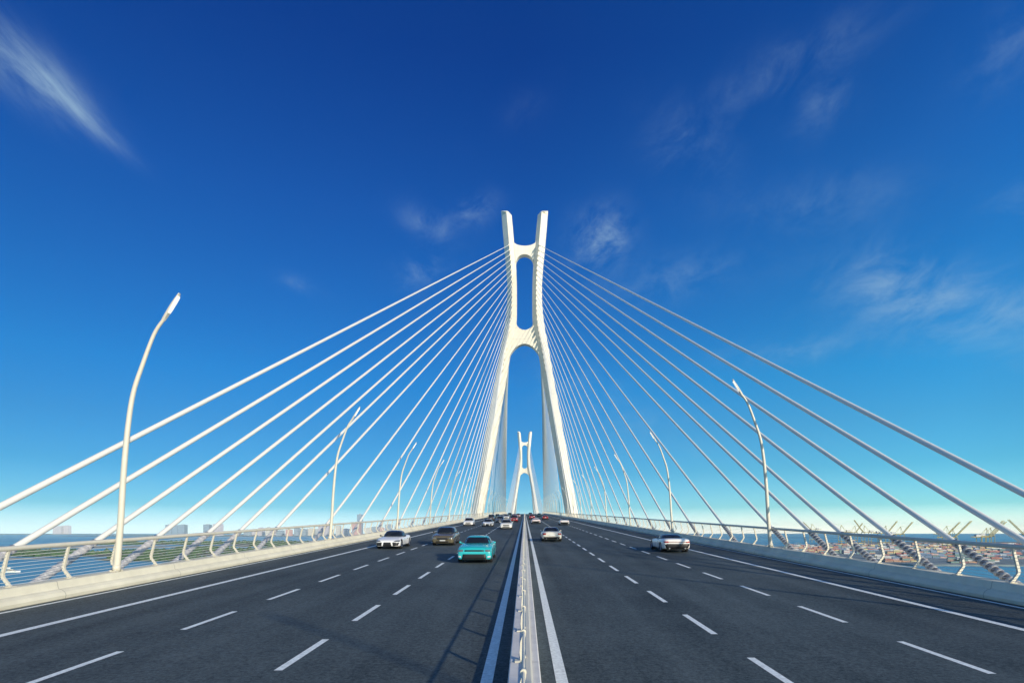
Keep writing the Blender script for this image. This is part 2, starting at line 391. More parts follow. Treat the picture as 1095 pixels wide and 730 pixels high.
# median barrier
med = empty('median_barrier', (0, 0, 0), 'white concrete median barrier with steel tube rails dividing the two carriageways', 'barrier')
sweep([(-0.27, -0.05), (-0.25, 0.32), (-0.23, 0.35), (0.225, 0.35), (0.245, 0.32), (0.265, -0.05)], Y0, 800).build('base', M['median'], med)
for x, z, r in ((-0.015, 0.84, 0.022),):
    t = MB(); t.tube([(x, y, zr(y) + z) for y in stations(-60, 700, 10)], r, n=12); t.build('rail', M['steel'], med)
sweep([(-0.01, 0.345), (0.0, 0.40), (0.02, 0.415), (0.09, 0.415), (0.11, 0.40), (0.12, 0.345)], -60, 700).build('ridge', M['steel'], med)
def mpost(mb, y):
    z0 = zr(y)
    for dx in (-0.0,):
        pr = [(0.05, .352), (-.07, .352), (-.085, .5), (-.075, .66), (-.03, .80), (.005, .84), (.02, .80), (-.01, .64), (-.01, .5)]
        mb.loft([[(x, yy, z0 + z) for x, z in pr] for yy in (y - 0.035, y + 0.035)])
    mb.box((-.09, y, z0 + 0.362), (0.14, 0.2, 0.02))
    mb.tube([(-0.015, y - .05, z0 + 0.84), (-0.015, y + .05, z0 + 0.84)], 0.04, n=12)
    return mb
my = [6.95 + 2.3 * k for k in range(-20, 240) if 6.95 + 2.3 * k < 500]
my.sort(key=lambda y: y if y > 5 else 400 - y)
for y in my[:95]: mpost(MB(), y).build('post', M['steel'], med)
fm = MB()
for y in my[95:]: mpost(fm, y)
fm.build('post', M['steel'], med)['kind'] = 'stuff'

# ------------------------------------------------------------------ towers
# (photo row, outer, inner) offsets of the left leg from the tower's axis, in photo pixels at the near tower
LEG = [(222.3, 25.4, 18.6), (223.0, 25.3, 17.2), (226.5, 25.0, 14.0), (240, 24.0, 12.7), (255, 22.7, 11.5), (262, 22.1, 11.0), (275, 20.8, 9.6), (285, 19.9, 9.0),
       (301, 18.8, 8.4), (319, 18.8, 8.3), (335, 20.0, 8.4), (343, 21.1, 8.8), (351, 22.3, 9.9), (360, 24.0, 12.0), (366, 25.2, 13.3), (375, 26.8, 15.0), (382, 28.0, 16.2),
       (400, 31.0, 19.0), (425, 35.5, 23.4), (450, 40.0, 27.8), (500, 49.0, 36.4), (545, 57.2, 44.3), (600, 67, 53), (692, 83, 68)]
PX = T1 / F
def pz(py): return CAMZ + (HY - py) * PX
def tower(yf, label, grp):
    root = empty('bridge_tower', (0, yf, 0), label, 'tower', grp)
    def leg_at(py):
        for a, b in zip(LEG, LEG[1:]):
            if a[0] <= py <= b[0]:
                t = (py - a[0]) / (b[0] - a[0]); return a[1] + (b[1] - a[1]) * t, a[2] + (b[2] - a[2]) * t
        return LEG[-1][1:]
    rows = []
    py = 222.3
    keys = sorted(set([a[0] for a in LEG] + [228 + 4 * i for i in range(55)] + [470, 520, 570, 640]))
    for s in (-1, 1):
        rings = []
        for py in keys:
            o, i = leg_at(py); o *= PX; i *= PX; z = pz(py)
            wd = o - i
            dep = 5.0 + max(0, (py - 380)) * 0.018
            # ridge runs nearer the outer side on the left leg, inner side on the right
            fr = 0.5 if s < 0 else 0.62
            rx = o - wd * fr
            ridge = 2.3
            pr = [(o - 0.15, 2.1), (o, 2.5), (o, dep - 0.9), (o - wd * 0.25, dep), (i + wd * 0.25, dep), (i, dep - 0.9), (i, 2.5), (i + 0.15, 2.1), (rx, 0.0)]
            zt_ = [z - (max(0, 2.5 - y) * .0 + (max(0, 1.45 - (pz(222.3) - z) * .9) if k_ == 8 else 0)) if py < 227 else z for k_, (x, y) in enumerate(pr)]
            rings.append([(s * x, y, zz) for (x, y), zz in zip(pr, zt_)])
        mb = MB(); mb.loft(rings)
        mb.build('leg', M['tower'], root)
    # crossbeams: curved plates 3 m deep, between the inner faces
    def plate(top, bot, n=28):
        mb = MB(); ringsT = []
        for k in range(n + 1):
            t = -1 + 2 * k / n
            x = t
            ringsT.append((t, top(t), bot(t)))
        R = []
        for t, (xt, zt), (xb, zb) in ringsT:
            R.append([(xt, 1.9, zt), (xt, 4.7, zt), (xb, 4.7, zb), (xb, 1.9, zb)])
        mb.loft(R); o = mb.build('crossbeam', M['tower'], root)
    def ell(hx, t): return math.sqrt(max(0, 1 - (t) ** 2))
    # upper beam: U above, arch below
    def topU(t): return (t * 12.3 * PX, pz(260.2 - 5.5 * (1 - ell(1, t)) if abs(t) < 1 else 254.7))
    def botU(t): return (t * 9.4 * PX, pz(269.2 + 9.5 * (1 - ell(1, t))))
    plate(topU, botU)
    def topL(t): return (t * 9.4 * PX, pz(350.8 - 9.5 * (1 - ell(1, t))))
    def botL(t):
        return (t * 17.5 * PX, pz(365.6 + 21 * (1 - ell(1, t * 0.995)) ** 0.9))
    plate(topL, botL)
    # deck-level crossbeam, under the road
    zb = zr(yf + 3) - 3.3
    o_, i_ = leg_at(HY - (zb - CAMZ) / PX)
    mb = MB(); mb.box((0, 3.6, zb - 2.2), (2 * i_ * PX + 0.6, 5.0, 4.0)); mb.build('crossbeam', M['tower'], root)
    for s in (-1, 1):
        mb = MB(); mb.box((s * 28.6, 4, SEA + 1.5), (14, 16, 7)); mb.build('pile_cap', M['tower'], root)
    return root, leg_at
towers = []
for yf, lab in ((T1, 'tall white H-shaped bridge tower straddling the road ahead, nearest of the two'), (T2, 'small distant white bridge tower seen between the legs of the near one')):
    towers.append(tower(yf, lab, 'cable-stay towers'))

# ------------------------------------------------------------------ stay cables
ORD = ['first', 'second', 'third', 'fourth', 'fifth', 'sixth', 'seventh', 'eighth', 'ninth', 'tenth', 'eleventh', 'twelfth', 'thirteenth', 'fourteenth', 'fifteenth',
       'sixteenth', 'seventeenth', 'eighteenth', 'nineteenth', 'twentieth', 'twenty-first', 'twenty-second', 'twenty-third', 'twenty-fourth', 'twenty-fifth']
YB = [14.9, 18.1, 21.5, 25.1, 29.1, 32.4, 37.2]
while len(YB) < 25: YB.append(YB[-1] + 9.3)
NC = len(YB)
def cable(tw, s, back, i):
    root, leg_at = towers[tw]
    yf = (T1, T2)[tw]
    py = 261.5 + i * 5.25 + (i > 14) * (i - 14) * 0.4
    o_, i_ = leg_at(py)
    tx = s * (o_ - (o_ - i_) * (0.5 if s < 0 else 0.62)) * PX if back else s * (o_ + i_) / 2 * PX
    tz = pz(py)
    dist = [T1 - y for y in YB][i] if (back or True) else 0
    if back: ty = yf + 0.35; dy = -1; D = dist if tw == 0 else 250 - 9.5 * i
    else: ty = yf + 4.9; dy = 1; D = (250 - 9.6 * i) if tw == 0 else dist
    Tp = Vector((tx, ty, tz))
    yc = yf + dy * D if back else yf + 5 + dy * D
    P = Vector((s * 16.4, yc, zr(yc) + 1.66))
    dirv = (P - Tp).normalized()
    k = (1.66 + 0.45) / abs(dirv.z)
    A = P + dirv * k * 1.0
    r = 0.106
    nseg = max(6, int((A - Tp).length / (3.0 if back and tw == 0 else 8.0)))
    mb = MB(); mb.tube([Tp.lerp(A, q / nseg) for q in range(nseg + 1)], r, n=12 if back and tw == 0 else 8)
    side = 'left' if s < 0 else 'right'
    if tw == 0 and back: lab = f'white stay cable, {ORD[i]} from the outermost in the near fan on the {side}'
    elif tw == 0: lab = f'thin white stay cable on the {side} in the dense fan beyond the near tower'
    elif back: lab = f'hair-thin pale stay cable on the {side} in front of the distant tower'
    else: lab = f'hair-thin pale stay cable on the {side} behind the distant tower'
    grp = ('near' if tw == 0 else 'far') + ' tower stay cables ' + ('before' if back else 'beyond') + f' the tower, {side}'
    o = mb.build('stay_cable', M['cable'])
    tag(o, lab, 'cable', grp)
    if tw == 0 and back:
        # corrugated lower sleeve
        q0 = P + dirv * 0.1; L_ = (A - q0).length - 0.1
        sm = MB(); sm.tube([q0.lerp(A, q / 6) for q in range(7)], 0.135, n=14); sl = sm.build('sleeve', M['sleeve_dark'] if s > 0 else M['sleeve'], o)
        sm = MB(); n = int(L_ / 0.25)
        for j in range(n):
            c = q0 + dirv * (0.08 + j * 0.25)
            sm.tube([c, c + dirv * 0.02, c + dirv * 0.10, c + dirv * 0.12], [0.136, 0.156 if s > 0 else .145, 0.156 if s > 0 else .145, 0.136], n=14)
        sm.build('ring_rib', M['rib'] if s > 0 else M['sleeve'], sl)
    if back or tw == 0:
        am = MB(); am.tube([Tp - dirv * 0.5, Tp + dirv * 2.2, Tp + dirv * 2.2, Tp + dirv * 2.5], [0.44, 0.38, 0.22, 0.2], n=10)
        ao = am.build('cable_anchor', M['tower'], root); ao.data.transform(Matrix.Translation((0, -yf, 0)))
for tw in (0, 1):
    for s in (-1, 1):
        for back in (True, False):
            for i in range(NC): cable(tw, s, back, i)

# ------------------------------------------------------------------ street lamps
LP = [(0, 0), (0.15, 1.78), (0.26, 3.6), (0.42, 5.33), (0.62, 6.6), (0.96, 7.65), (1.40, 8.8), (1.78, 9.37)]
def lamp_proto():
    root = empty('street_lamp', (0, 0, 0), 'x', 'lamp')
    # smooth the pole path
    P = [Vector((x, 0, z)) for x, z in LP]; pts = []
    for i in range(len(P) - 1):
        a = P[max(i - 1, 0)]; b = P[i]; c = P[i + 1]; e = P[min(i + 2, len(P) - 1)]
        for k in range(5):
            t = k / 5
            pts.append(0.5 * ((2 * b) + (c - a) * t + (2 * a - 5 * b + 4 * c - e) * t * t + (3 * b - a - 3 * c + e) * t ** 3))
    pts.append(P[-1])
    n = len(pts)
    mb = MB(); mb.tube(pts, [0.118 - 0.064 * i / (n - 1) for i in range(n)], n=14); mb.build('pole', M['steel'], root)
    mb = MB(); mb.box((0, 0, 0.015), (0.22, 0.42, 0.03))
    for a in (-1, 1):
        for b in (-1, 1): mb.tube([(a * 0.08, b * 0.17, 0.03), (a * 0.08, b * 0.17, 0.07)], 0.02, n=6)
    mb.tube([(0, 0, 0.03), (0.01, 0, 0.25)], [0.14, 0.13], n=14)
    mb.build('base_plate', M['steel'], root)
    a = Vector((1.74, 0, 9.31)); b = Vector((2.34, 0, 10.3)); t = (b - a).normalized(); nrm_ = Vector((t.z, 0, -t.x))
    rings = []
    for k, (wd, th) in enumerate(((0.055, 0.055), (0.075, 0.055), (0.09, 0.05), (0.09, 0.045), (0.08, 0.035), (0.05, 0.025))):
        c = a + (b - a) * k / 5
        rings.append([c + Vector((0, sy * wd, 0)) * cc + nrm_ * th * q for sy, cc, q in ((-1, .7, -1), (1, .7, -1), (1, 1, 0), (1, .9, 0.8), (-1, .9, 0.8), (-1, 1, 0))])
    mb = MB(); mb.loft(rings, smooth=False); hd = mb.build('lamp_head', M['steel'], root)
    rings = []
    for k in range(5):
        c = a + (b - a) * (0.28 + 0.62 * k / 4) + nrm_ * 0.04
        wv = 0.06 if k in (0, 4) else 0.072
        rings.append([c + Vector((0, sy * wv, 0)) + nrm_ * q for sy, q in ((-1, -0.01), (1, -0.01), (1, 0.02), (-1, 0.02))])
    mb = MB(); mb.loft(rings); mb.build('lens', M['lamp'], hd)
    return root
lp = lamp_proto()
first = True
for s, y0 in ((-1, 20.8), (1, 34.5)):
    cnt = 0
    for k in range(-3, 22):
        y = y0 + 22.8 * k
        if y > 490: break
        o = lp if first else copy_tree(lp)
        first = False
        o.location = (s * 15.13, y, zr(y) + 0.562)
        o.rotation_euler = (0, 0, 0 if s < 0 else math.pi)
        side = 'left' if s < 0 else 'right'
        vis = y > 16
        if vis:
            cnt += 1
            o['label'] = f'curved cream street lamp on the {side} parapet, {ORD[cnt-1]} counting away from the viewer'
        else: o['label'] = f'curved street lamp on the {side} parapet behind the viewer'
        o['group'] = 'curved street lamps on the parapets'; o['category'] = 'lamp'

# ------------------------------------------------------------------ cars
def subsurf_mesh(me, lvl):
    o = bpy.data.objects.new('tmp', me); COL.objects.link(o)
    m = o.modifiers.new('s', 'SUBSURF'); m.levels = lvl; m.render_levels = lvl
    dg = bpy.context.evaluated_depsgraph_get(); dg.update()
    r = bpy.data.meshes.new_from_object(o.evaluated_get(dg)); bpy.data.objects.remove(o); return r

def boolean_mesh(me, cutters):
    o = bpy.data.objects.new('tmp', me); COL.objects.link(o); cs = []
    for c in cutters:
        q = bpy.data.objects.new('cut', c); COL.objects.link(q); cs.append(q)
        m = o.modifiers.new('b', 'BOOLEAN'); m.operation = 'DIFFERENCE'; m.solver = 'EXACT'; m.object = q
    dg = bpy.context.evaluated_depsgraph_get(); dg.update()
    r = bpy.data.meshes.new_from_object(o.evaluated_get(dg))
    bpy.data.objects.remove(o)
    for q in cs: bpy.data.objects.remove(q)
    return r

def patch(bvh, corners, axis, direction, off=0.012, nu=10, nv=5, thick=0.03):
    """project a four-cornered patch (in the two other axes) on a body; gives a thin shell that hugs it"""
    (a, b, c, d) = [Vector(p) for p in corners]     # bl br tr tl
    bm = bmesh.new(); G = []
    for j in range(nv + 1):
        row = []
        for i in range(nu + 1):
            u, v = i / nu, j / nv
            p = (a * (1 - u) + b * u) * (1 - v) + (d * (1 - u) + c * u) * v
            if axis == 'y': o = Vector((p[0], -direction * 20, p[1])); dr = Vector((0, direction, 0))
            else: o = Vector((-direction * 20, p[0], p[1])); dr = Vector((direction, 0, 0))
            hit, n, _, _ = bvh.ray_cast(o, dr)
            if hit is None: row.append(None); continue
            row.append((hit - dr * off, hit + dr * thick))
        G.append(row)
    V = [[(bm.verts.new(g[0]), bm.verts.new(g[1])) if g else None for g in row] for row in G]
    for j in range(nv):
        for i in range(nu):
            q = [V[j][i], V[j][i + 1], V[j + 1][i + 1], V[j + 1][i]]
            if any(x is None for x in q): continue
            f = bm.faces.new([x[0] for x in q]); f.smooth = True
            f = bm.faces.new([x[1] for x in q][::-1])
    be = [e for e in bm.edges if len(e.link_faces) == 1]
    pair = {}
    for row in V:
        for x in row:
            if x: pair[x[0]] = x[1]
    for e in be:
        v1, v2 = e.verts
        if v1 in pair and v2 in pair:
            try: bm.faces.new([v1, v2, pair[v2], pair[v1]])
            except ValueError: pass
    bmesh.ops.recalc_face_normals(bm, faces=bm.faces)
    m = MB(); m.bm.free(); m.bm = bm
    return m

CAR = {
 # stations: (y from nose 0..1, half width, z top, z bottom)
 'coupe': dict(L=4.38, W=0.93, H=1.28, st=[(0, .60, .50, .24), (.012, .74, .57, .19), (.05, .86, .64, .17), (.12, .915, .71, .16), (.20, .93, .77, .16), (.32, .915, .84, .16), (.50, .90, .86, .16), (.66, .92, .88, .16), (.78, .945, .91, .17), (.90, .92, .90, .19), (.97, .83, .87, .24), (1.0, .70, .78, .32)],
            cab=dict(y=(.30, .86), ty=(.47, .70), w=.76, tw=.54, belt=.80), wheels=(.185, .80), wr=.335),
 'muscle': dict(L=4.75, W=0.95, H=1.37, st=[(0, .76, .60, .26), (.010, .86, .74, .20), (.035, .915, .84, .17), (.12, .94, .90, .17), (.22, .95, .94, .17), (.34, .94, .97, .17), (.52, .93, .97, .17), (.68, .945, .98, .17), (.80, .955, 1.0, .18), (.92, .94, .99, .2), (.985, .87, .96, .26), (1.0, .78, .86, .32)],
            cab=dict(y=(.33, .87), ty=(.48, .70), w=.80, tw=.58, belt=.91), wheels=(.19, .79), wr=.355),
 'sedan': dict(L=4.7, W=0.91, H=1.45, st=[(0, .68, .60, .26), (.012, .80, .70, .20), (.04, .87, .78, .18), (.12, .90, .86, .18), (.24, .91, .93, .18), (.36, .91, .96, .18), (.55, .91, .97, .18), (.70, .91, .98, .18), (.82, .90, 1.0, .19), (.93, .87, 1.0, .21), (.985, .80, .96, .26), (1.0, .70, .86, .34)],
            cab=dict(y=(.27, .90), ty=(.42, .74), w=.80, tw=.58, belt=.92), wheels=(.19, .79), wr=.33),
 'suv': dict(L=4.6, W=0.93, H=1.66, st=[(0, .72, .72, .30), (.012, .84, .86, .25), (.04, .90, .95, .24), (.12, .92, 1.01, .24), (.24, .93, 1.05, .24), (.36, .93, 1.07, .24), (.55, .93, 1.07, .24), (.70, .93, 1.08, .24), (.85, .93, 1.09, .25), (.94, .91, 1.08, .27), (.985, .86, 1.04, .31), (1.0, .78, .95, .38)],
            cab=dict(y=(.25, .985), ty=(.38, .90), w=.83, tw=.66, belt=1.03), wheels=(.18, .79), wr=.37),
 'roadster': dict(L=4.4, W=0.94, H=1.17, st=[(0, .62, .50, .22), (.012, .76, .58, .18), (.05, .87, .66, .16), (.12, .92, .73, .16), (.20, .94, .79, .16), (.32, .92, .84, .16), (.50, .905, .86, .16), (.66, .92, .88, .16), (.78, .95, .92, .17), (.90, .935, .92, .2), (.975, .87, .90, .25), (1.0, .76, .84, .32)],
            cab=dict(y=(.34, .80), ty=(.48, .66), w=.74, tw=.55, belt=.81), wheels=(.19, .79), wr=.34),
}
def cyl(x0, x1, y, z, r, n=28):
    m = MB(); m.tube([(x0, y, z), (x1, y, z)], r, n=n)
    bmesh.ops.recalc_face_normals(m.bm, faces=m.bm.faces)
    me = bpy.data.meshes.new('c'); m.bm.to_mesh(me); m.bm.free(); return me

CARCACHE = {}
def car_meshes(style):
    if style in CARCACHE: return CARCACHE[style]
    C = CAR[style]; L = C['L']
    mb = MB(); rings = []
    for (t, hw, zt, zb) in C['st']:
        y = -L / 2 + t * L; h = zt - zb
        half = [(0.0, zt + 0.025), (.50 * hw, zt + .018), (.80 * hw, zt - .005), (.93 * hw, zt - .07 * h), (.99 * hw, zt - .26 * h), (1.0 * hw, zb + .42 * h), (.985 * hw, zb + .18 * h), (.93 * hw, zb + .01), (.6 * hw, zb)]
        ring = [(x, y, z) for x, z in half] + [(0.0, y, zb)] + [(-x, y, z) for x, z in half[:0:-1]]
        rings.append(ring)
    mb.loft(rings, smooth=True)
    bmesh.ops.recalc_face_normals(mb.bm, faces=mb.bm.faces)
    me = bpy.data.meshes.new('b'); mb.bm.to_mesh(me); mb.bm.free()
    body = subsurf_mesh(me, 2)
    bvh = BVHTree.FromPolygons([v.co.copy() for v in body.vertices], [tuple(p.vertices) for p in body.polygons])
    r = C['wr']; cuts = []
    for t in C['wheels']:
        y = -L / 2 + t * L
        for s in (-1, 1): cuts.append(cyl(s * 0.62, s * 1.2, y, r, r + 0.045))
    bodyc = boolean_mesh(body, cuts)
    for p in bodyc.polygons: p.use_smooth = True
    try: bodyc.set_sharp_from_angle(angle=rad(38))
    except Exception: pass
    # cabin
    c = C['cab']; H = C['H']; y0, y1 = [-L / 2 + t * L for t in c['y']]; t0, t1 = [-L / 2 + t * L for t in c['ty']]
    mb = MB(); rings = []
    for f, z in ((0.0, c['belt'] - .14), (0.06, c['belt']), (.55, c['belt'] + (H - c['belt']) * .55), (.88, H - .06), (1.0, H - .025)):
        a = y0 + (t0 - y0) * f; b = y1 + (t1 - y1) * f; hw = c['w'] + (c['tw'] - c['w']) * (f ** 1.15)
        if f == 1.0: a += 0.14; b -= 0.12; hw -= 0.09
        cy, hl = (a + b) / 2, (b - a) / 2; ring = []
        for k in range(28):
            an = 2 * math.pi * k / 28; ex = 2 / 4.2
            ca, sa = math.cos(an), math.sin(an)
            ring.append((hw * math.copysign(abs(ca) ** ex, ca), cy + hl * math.copysign(abs(sa) ** ex, sa), z))
        rings.append(ring)
    cyr = (t0 + t1) / 2
    rings.append([(x * 0.55, cyr + (y - cyr) * 0.55, H) for x, y, z in rings[-1]])
    mb.loft(rings, smooth=True)
    bmesh.ops.recalc_face_normals(mb.bm, faces=mb.bm.faces)
    me = bpy.data.meshes.new('cab'); mb.bm.to_mesh(me); mb.bm.free()
    cab = subsurf_mesh(me, 1)
    for p in cab.polygons: p.use_smooth = True
    cbvh = BVHTree.FromPolygons([v.co.copy() for v in cab.vertices], [tuple(p.vertices) for p in cab.polygons])
    CARCACHE[style] = (bodyc, bvh, cab, cbvh); return CARCACHE[style]

def paint(name, col, rough=0.25): 
    return mat(name, col, rough, spec=0.5, coat=0.6)

def build_car(style, x, y, heading, col, label, group, face='generic', roofcol=None, name='parked_car'):
    bodyc, bvh, cab, cbvh = car_meshes(style)
    C = CAR[style]; L = C['L']; H = C['H']; c = C['cab']
    yc = y + L / 2 if heading < 0 else y + L / 2
    root = empty('car', (x, yc, zr(yc) + 0.006), label, 'car', group, rot=(math.atan((zr(yc + 1) - zr(yc - 1)) / 2), 0, 0))
    if heading > 0:   # driving away: nose towards +Y
        root.rotation_euler = (-root.rotation_euler[0], 0, math.pi)
    bp = paint('car_paint', col)
    me = bodyc.copy(); me.materials.clear(); me.materials.append(bp)
    body = bpy.data.objects.new('body', me); COL.objects.link(body); body.parent = root
    me = cab.copy(); me.materials.clear(); me.materials.append(paint('roof_paint', roofcol) if roofcol else bp)
    ro = bpy.data.objects.new('roof', me); COL.objects.link(ro); ro.parent = root
    def P(name, corners, ax, dr, m, bv=bvh, parent=root, **k):
        return patch(bv, corners, ax, dr, **k).build(name, m, parent, recalc=False)
    zb = c['belt']
    # glass
    g = 0.045
    tw, w_ = c['tw'], c['w']
    P('windscreen', [(-w_ + .035, zb + .03), (w_ - .035, zb + .03), (tw + .0, H - .075), (-tw - .0, H - .075)], 'y', 1, M['glass'], cbvh, off=.022, nu=20, nv=8)
    P('rear_window', [(-w_ + .12, zb + .09), (w_ - .12, zb + .09), (tw - .05, H - .095), (-tw + .05, H - .095)], 'y', -1, M['glass'], cbvh, off=.022, nu=20, nv=8)
    y0, y1 = [-L / 2 + t * L for t in c['y']]; t0, t1 = [-L / 2 + t * L for t in c['ty']]
    mid = (t0 + t1) / 2 + .05
    for s in (-1, 1):
        P('side_window', [(y0 + .42, zb + .05), (mid - .03, zb + .05), (mid - .03, H - .10), (t0 + .10, H - .10)], 'x', -s, M['glass'], cbvh, off=.016)
        P('side_window', [(mid + .03, zb + .05), (y1 - .42, zb + .08), (t1 - .08, H - .10), (mid + .03, H - .10)], 'x', -s, M['glass'], cbvh, off=.016)
        # mirror
        mm = MB(); mx = s * (w_ + .12); my_ = y0 + .52
        mm.loft([[(mx + s * q * .11, my_ + a * .05 * (1.1 - .4 * q), zb + .10 + b * .055 * (1.1 - .3 * q)) for a, b in ((-1, -.6), (-1, .6), (-.4, 1), (.6, 1), (1, .5), (1, -.5), (.5, -1), (-.4, -1))] for q in (0, .6, 1)], smooth=True)
        mm.beam((s * (w_ - .05), my_ + .03, zb + .03), (mx, my_, zb + .07), .03)
        mm.build('mirror', M['dark'] if face in ('sports', 'roadster') else bp, root)
        # door line and sill
        P('sill', [(-L * .5 + L * C['wheels'][0] + .42, .19), (-L * .5 + L * C['wheels'][1] - .42, .19), (-L * .5 + L * C['wheels'][1] - .42, .27), (-L * .5 + L * C['wheels'][0] + .42, .27)], 'x', -s, M['dark'], off=.01, nv=2)
        P('door_seam', [(y0 + .50, .32), (y0 + .515, .32), (y0 + .60, zb - .05), (y0 + .585, zb - .05)], 'x', -s, M['dark'], off=.003, nu=1, nv=6)
        P('door_seam', [(mid + .28, .32), (mid + .295, .32), (mid + .31, zb - .05), (mid + .295, zb - .05)], 'x', -s, M['dark'], off=.003, nu=1, nv=6)
        P('door_handle', [(mid + .04, zb - .14), (mid + .22, zb - .14), (mid + .22, zb - .115), (mid + .04, zb - .115)], 'x', -s, M['dark'], off=.02, nu=3, nv=1)
        for t in C['wheels']:
            wy = -L / 2 + t * L; r = C['wr']
            wh = bpy.data.objects.new('wheel', None); COL.objects.link(wh); wh.parent = root; wh.location = (s * (C['W'] - .13), wy, r)
            wh.empty_display_size = .2
            tm = MB(); prof = [(-.11, .68), (-.115, .9), (-.085, .985), (0, 1), (.085, .985), (.115, .9), (.11, .68)]
            tm.loft([[(px, q * r * math.cos(a), q * r * math.sin(a)) for px, q in prof] for a in [2 * math.pi * k / 24 for k in range(25)]], close=False, smooth=True)
            tm.build('tyre', M['tyre'], wh)
            rm = MB(); rm.tube([(s * -.02, 0, 0), (s * .035, 0, 0)], r * .70, n=24); 
            rm.build('rim_back', M['dark'], wh)
            rm = MB()
            for k in range(5):
                a = 2 * math.pi * k / 5 + .3
                rm.beam((s * .07, 0, 0), (s * .08, math.cos(a) * r * .68, math.sin(a) * r * .68), .065)
            rm.tube([(s * .05, 0, 0), (s * .1, 0, 0)], .055, n=10)
            n = 24
            rm.loft([[(s * .09, math.cos(a) * q, math.sin(a) * q) for q in (r * .64, r * .70)] + [(s * .05, math.cos(a) * r * .70, math.sin(a) * r * .70)] for a in [2 * math.pi * k / n for k in range(n + 1)]], close=False)
            rm.build('rim', M['rim'], wh)
            # dark wheel well
            wm = MB(); wm.tube([(s * .60, wy, r), (s * .64, wy, r)], r + .04, n=20); wm.build('wheel_well', M['dark'], root)
    W = C['W']
    # ---- front
    if face == 'sports':
        P('lower_grille', [(-.32, .23), (.32, .23), (.25, .50), (-.25, .50)], 'y', 1, M['dark'])
        for s in (-1, 1):
            P('intake', [(s * .41, .24), (s * .76, .26), (s * .84, .47), (s * .38, .50)], 'y', 1, M['dark'])
            P('headlight', [(s * .44, .535), (s * .83, .52), (s * .88, .65), (s * .60, .635)], 'y', 1, M['dlens'], off=.015)
        P('splitter', [(-.62, .20), (.62, .20), (.62, .225), (-.62, .225)], 'y', 1, M['dark'], nv=1, off=.05)
    elif face == 'muscle':
        P('upper_grille', [(-.52, .64), (.52, .64), (.50, .72), (-.50, .72)], 'y', 1, M['dark'])
        P('lower_grille', [(-.66, .24), (.66, .24), (.60, .50), (-.60, .50)], 'y', 1, M['dark'])
        for s in (-1, 1):
            P('headlight', [(s * .58, .64), (s * .86, .62), (s * .84, .73), (s * .58, .735)], 'y', 1, M['dlens'], off=.014)
            P('fog_light', [(s * .70, .31), (s * .88, .33), (s * .86, .42), (s * .70, .40)], 'y', 1, M['lens'] if s > 0 else M['lens'], off=.014)
        P('splitter', [(-.74, .205), (.74, .205), (.74, .235), (-.74, .235)], 'y', 1, M['dark'], nv=1, off=.06)
    else:
        k = C['st'][2][2]
        P('grille', [(-.42, k - .30), (.42, k - .30), (.46, k - .14), (-.46, k - .14)], 'y', 1, M['dark'])
        P('lower_grille', [(-.56, .27), (.56, .27), (.50, .38), (-.50, .38)], 'y', 1, M['dark'])
        for s in (-1, 1):
            P('headlight', [(s * .50, k - .24), (s * .80, k - .22), (s * .84, k - .09), (s * .52, k - .12)], 'y', 1, M['dlens'] if sum(col) < .3 else M['lens'], off=.014)
        P('license_plate', [(-.22, k - .40), (.22, k - .40), (.22, k - .32), (-.22, k - .32)], 'y', 1, M['plate'], nv=1, off=.02)
    # ---- rear
    k = C['st'][-2][2]
    if face == 'roadster':
        P('rear_valance', [(-.70, .27), (.70, .27), (.84, .60), (-.84, .60)], 'y', -1, M['dark'], off=.02)
        P('tail_light', [(-.80, .70), (.80, .70), (.80, .75), (-.80, .75)], 'y', -1, M['tailbar'], nv=2, nu=16)
        for s in (-1, 1):
            e = MB(); e.tube([(s * .52, L / 2 - .12, .30), (s * .52, L / 2 + .015, .30)], .05, n=12); e.build('exhaust', M['rim'], root)
            P('tail_light', [(s * .58, .67), (s * .86, .68), (s * .88, .76), (s * .60, .77)], 'y', -1, M['tail'], off=.02)
    else:
        P('rear_valance', [(-.66, .28), (.66, .28), (.74, .44), (-.74, .44)], 'y', -1, M['dark'], off=.015)
        for s in (-1, 1):
            P('tail_light', [(s * .52, k - .24), (s * .84, k - .25), (s * .84, k - .10), (s * .54, k - .09)], 'y', -1, M['tail'], off=.018)
            e = MB(); e.tube([(s * .5, L / 2 - .12, .27), (s * .5, L / 2 + .0, .27)], .045, n=10); e.build('exhaust', M['rim'], root)
        P('license_plate', [(-.24, k - .36), (.24, k - .36), (.24, k - .25), (-.24, k - .25)], 'y', -1, M['plate'], nv=1, off=.02)
    mb = MB(); mb.box((0, 0, .20), (1.2, L * .84, .10)); mb.build('underbody', M['dark'], root)
    return root

WH = (0.78, 0.78, 0.76); RD = (0.28, 0.015, 0.02)
GL, GR = 'oncoming cars on the left carriageway', 'cars driving away on the right carriageway'
